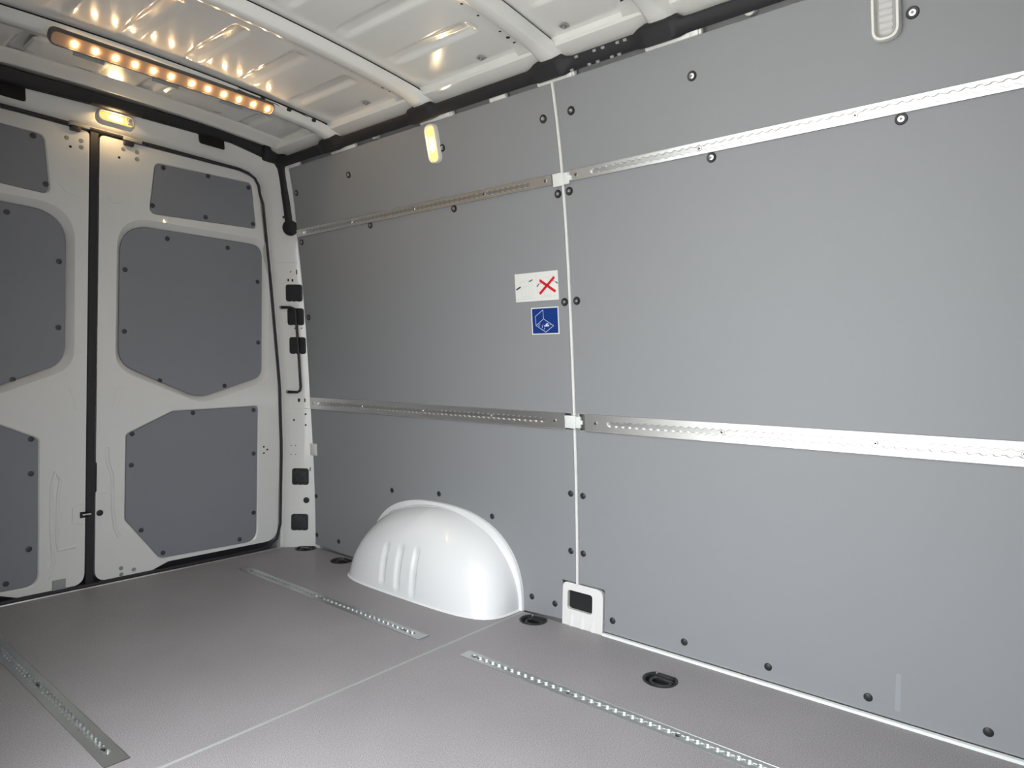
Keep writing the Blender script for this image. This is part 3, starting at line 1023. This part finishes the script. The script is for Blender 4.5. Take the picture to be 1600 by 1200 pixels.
# ------------------------------------------------------------------ interior lamps
def dome_lamp(label, X, lit, w_=.062, h_=.150, thick=.013, rim=0, rec=0):
    t = empty('interior_lamp', label, 'lamp', 'oval interior lamps')
    t.matrix_world = X
    L = lambda o, z_: [Vector((p[0], p[1], z_)) for p in o]
    R = lambda a, b: rrect(a, b, min(a, b) * .46, 10)
    bm = mk()
    quads(bm, [L(R(w_, h_), -.012), L(R(w_, h_), thick * .6), L(R(w_ - .006, h_ - .006), thick), L(R(w_ - .012 - rim, h_ - .012 - rim), thick), L(R(w_ - .015 - rim, h_ - .015 - rim), thick - .005 - rec), L(R(w_ - .020 - rim, h_ - .020 - rim), thick - .009 - rec)], True)
    obj('housing', bm, 'housing', t, 40)
    bm = mk()
    V = quads(bm, [L(R(w_ - .015 - rim, h_ - .015 - rim), thick - .008 - rec), L(R(w_ - .024 - rim, h_ - .030 - rim), thick - .004 - rec), L(R(w_ - .034 - rim, h_ - .046 - rim), thick - .003 - rec)], True); bm.faces.new(V[-1])
    obj('lens', bm, 'lens' if lit else 'lens_off', t, 40)
    for k in range(-4, 5):           # fluted ribs moulded across the lens
        if abs(k) < 2 and lit: continue
        bm = mk(); box(bm, (0, k * h_ * .085, thick - .0035 - rec), ((w_ - .03 - rim), .004, .003), bev=.001)
        obj('lens_rib', bm, 'lens' if lit else 'lens_off', t)
    if lit:
        bm = mk()
        bmesh.ops.create_uvsphere(bm, u_segments=16, v_segments=10, radius=1)
        for v in bm.verts: v.co = Vector((v.co.x * w_ * .20, v.co.y * h_ * .19 - h_ * .02, v.co.z * .006 + thick - .003))
        obj('bulb', bm, 'bulb', t, 60)
    return t


dome_lamp('lit oval lamp hanging on the grey side wall under the duct', wall_frame(1.846, 1.770, .004), True, h_=.146)
dome_lamp('unlit oval lamp with grey lens at the top edge of the front wall board', wall_frame(.318, 1.785, .004), False, w_=.062, h_=.17, thick=.020, rim=.004, rec=.009)
XH = frame((-.030, 2.927, 1.882), (0, .10, 1), (-1, 0, 0), (0, -1, .10))
t = dome_lamp('lit oval lamp on the white header above the rear doors', frame((-.030, 2.926, 1.880), (0, -.25, -1), (1, 0, 0), (0, -1, .25)), True, w_=.056, h_=.138, thick=.016)
bm = mk(); box(bm, (0, .048, .015), (.030, .020, .004), bev=.002); box(bm, (.007, .048, .018), (.008, .010, .003), bev=.001); box(bm, (-.008, .048, .018), (.008, .010, .003), bev=.001)
obj('rocker_switch', bm, 'housing', t)

# ------------------------------------------------------------------ LED light bar under the rear crossbar
bar = empty('light_bar', 'long smoked light bar with glowing amber points under the rear crossbar', 'light bar')
XB = frame((-.026, 2.404, 1.914), (1, 0, .045), (0, .66, -.75), (0, -.75, -.66))
bar.matrix_world = XB
L = lambda o, z_: [Vector((p[0], p[1], z_)) for p in o]
W_, H_ = .758, .050
bm = mk()
quads(bm, [L(rrect(W_, H_, .022), -.016), L(rrect(W_, H_, .022), .006), L(rrect(W_ - .004, H_ - .004, .021), .010), L(rrect(W_ - .010, H_ - .010, .018), .010), L(rrect(W_ - .012, H_ - .012, .017), .007)], True)
obj('housing', bm, 'barback', bar, 40)
bm = mk(); fill(bm, [rrect(W_ - .010, H_ - .010, .018)], lambda x, y: Vector((x, y, .0065))); obj('lens', bm, 'barlens', bar)
b2 = mk()
bmesh.ops.create_uvsphere(b2, u_segments=10, v_segments=6, radius=1)
for v in b2.verts: v.co = Vector((v.co.x * .0062, v.co.y * .0085, v.co.z * .003))
LED = mesh('led', b2, 'led', 60)
for k in range(12):
    x = -.311 + .0592 * k + (.012 if k > 5 else 0) - .002 * 0
    o = link('led', LED, bar); o.location = (x, .002, .009)
for x in (-.26, -.02, .22):
    bm = mk(); box(bm, (x, .030, -.006), (.09, .022, .006), bev=.002); obj('bracket', bm, 'gapgrey', bar)
# the thin wire that feeds the bar
t = empty('bar_wire', 'thin black twin wire clipped along the crossbar from the light bar', 'wire')
yw = 2.390
w1 = [(.20, yw, 1.952), (.28, yw, 1.950), (.36, yw, 1.948), (.41, yw, 1.944), (.47, yw + .004, 1.942), (.55, yw + .012, 1.934), (.585, yw + .025, 1.928)]
w2 = [(.20, yw + .006, 1.946), (.28, yw + .01, 1.942), (.36, yw + .006, 1.944), (.43, yw + .02, 1.936), (.48, yw + .01, 1.937), (.55, yw + .03, 1.926), (.585, yw + .05, 1.919)]
for p in (w1, w2):
    bm = mk(); tube(bm, p, .0016, 6); obj('strand', bm, 'black', t, 60)
for x in (.30, .415, .53):
    bm = mk(); box(bm, (x, yw + .004, zr(x) - .014), (.016, .012, .012), bev=.003); obj('wire_clip', bm, 'black', t)


# ------------------------------------------------------------------ stickers
def seg(bm, a, b, wd, z=.0, th=.0003):
    a, b = Vector(a), Vector(b)
    d = (b - a); L_ = d.length; d.normalize()
    p = Vector((-d.y, d.x)) * wd / 2
    c = [a + p - d * wd * .2, b + p + d * wd * .2, b - p + d * wd * .2, a - p - d * wd * .2]
    bm.faces.new([bm.verts.new((q.x, q.y, z)) for q in c])


def sticker(label, y, z, w_, h_, base, rot):
    t = empty('wall_sticker', label, 'sticker', 'instruction stickers on the rear wall board')
    t.matrix_world = wall_frame(y, z, .0006) @ Matrix.Rotation(rot, 4, 'Z')
    bm = mk(); box(bm, (0, 0, 0), (w_, h_, .0006)); obj('backing', bm, base, t, 0)
    return t


def uv(w_, h_, x0, y0, x1, y1):     # pixel-crop coordinates of the print -> sticker plane
    return lambda X, Y: ((( X - x0) / (x1 - x0) - .5) * w_, (.5 - (Y - y0) / (y1 - y0)) * h_)


W1, H1 = .191, .101
t = sticker('white landscape sticker with a red cross above the blue sticker', 1.4185, 1.205, W1, H1, 'sticker', .0)
q = uv(W1, H1, 555, 398, 910, 641)
bm = mk()
for a, b in (((735, 412), (742, 628)), ((600, 470), (690, 462)), ((610, 510), (668, 506)), ((605, 470), (612, 600)), ((668, 466), (676, 600)), ((640, 508), (645, 600)), ((690, 462), (700, 590)), ((612, 600), (700, 596)),
             ((790, 450), (840, 446)), ((790, 450), (796, 600)), ((840, 446), (850, 598)), ((796, 600), (850, 598)), ((570, 620), (720, 614)), ((760, 612), (890, 606))):
    seg(bm, q(*a), q(*b), .0012, .0006)
obj('faint_drawing', bm, 'faint', t, 0)
bm = mk()
for a, b, wd in (((565, 532), (600, 512), .006), ((676, 472), (704, 458), .004), ((740, 520), (755, 500), .004), ((755, 500), (778, 490), .0015), ((868, 480), (890, 490), .0015), ((890, 490), (906, 506), .004)):
    seg(bm, q(*a), q(*b), wd, .0008)
obj('arrow_marks', bm, 'darkink', t, 0)
for a, b in (((766, 470), (884, 570)), ((880, 454), (762, 580))):
    bm = mk(); seg(bm, q(*a), q(*b), .0095, .0011); obj('cross_stroke', bm, 'red', t, 0)
W2, H2 = .120, .096
t = sticker('square blue sticker with a white line drawing below the white one', 1.387, 1.084, W2, H2, 'sticker', .0)
q = uv(W2, H2, 698, 690, 924, 919)
bm = mk(); box(bm, (0, .0, .0006), (W2 * .93, H2 * .92, .0004)); obj('blue_field', bm, 'blue', t, 0)
bm = mk()
for P in ([(732, 765), (798, 712), (800, 788), (735, 842), (732, 765)], [(735, 842), (800, 788), (880, 848), (815, 900), (735, 842)], [(752, 836), (765, 852)], [(770, 828), (764, 838)], [(785, 845), (790, 852), (786, 862)], [(805, 862), (802, 876)], [(796, 842), (791, 838)], [(858, 832), (850, 842)]):
    for a, b in zip(P, P[1:]): seg(bm, q(*a), q(*b), .0015, .0013)
for a, b in (((806, 848), (842, 846)), ((818, 836), (834, 830))):
    seg(bm, q(*a), q(*b), .0045, .0013)
obj('line_drawing', bm, 'ink', t, 0)

# ------------------------------------------------------------------ left wall with the open sliding door bay, and the bulkhead (behind the camera's view)
left = tag(link('wall_left', None), kind='structure')
OY0, OY1, OZ1 = -.03, 1.45, 1.84
bm = mk()
zs = [-.05 + 2.07 * k / 24 for k in range(25)]
quads(bm, [[(-wx(z) - .03, y, z) for z in zs] for y in (OY1, 2.0, 2.90)])
quads(bm, [[(-wx(z) - .03, y, z) for z in zs] for y in (Y0 - .02, OY0)])
zt = [OZ1, 1.86, 1.92, 2.02]
quads(bm, [[(-wx(z) - .03, y, z) for z in zt] for y in (OY0, OY1)])
obj('body_sheet', bm, 'paint', left)
bm = mk()
zp = [.012 + 1.83 * k / 20 for k in range(21)]
quads(bm, [[(-wx(z), y, z) for z in zp] for y in (OY1 + .06, 2.0, 2.86)])
obj('wall_panel', bm, 'board', left)
bm = mk(); quads(bm, [[(-wx(z) + d, y, z) for z in zs] for y, d in ((OY1, -.06), (OY1, 0), (OY1 + .06, 0))])
obj('door_jamb', bm, 'paint', left)
bm = mk(); quads(bm, [[(-.93, Y0, -.05), (.93, Y0, -.05)], [(-.93, Y0, 1.97), (.93, Y0, 1.97)]])
tag(obj('wall_front', bm, 'board', smooth=0), kind='structure')
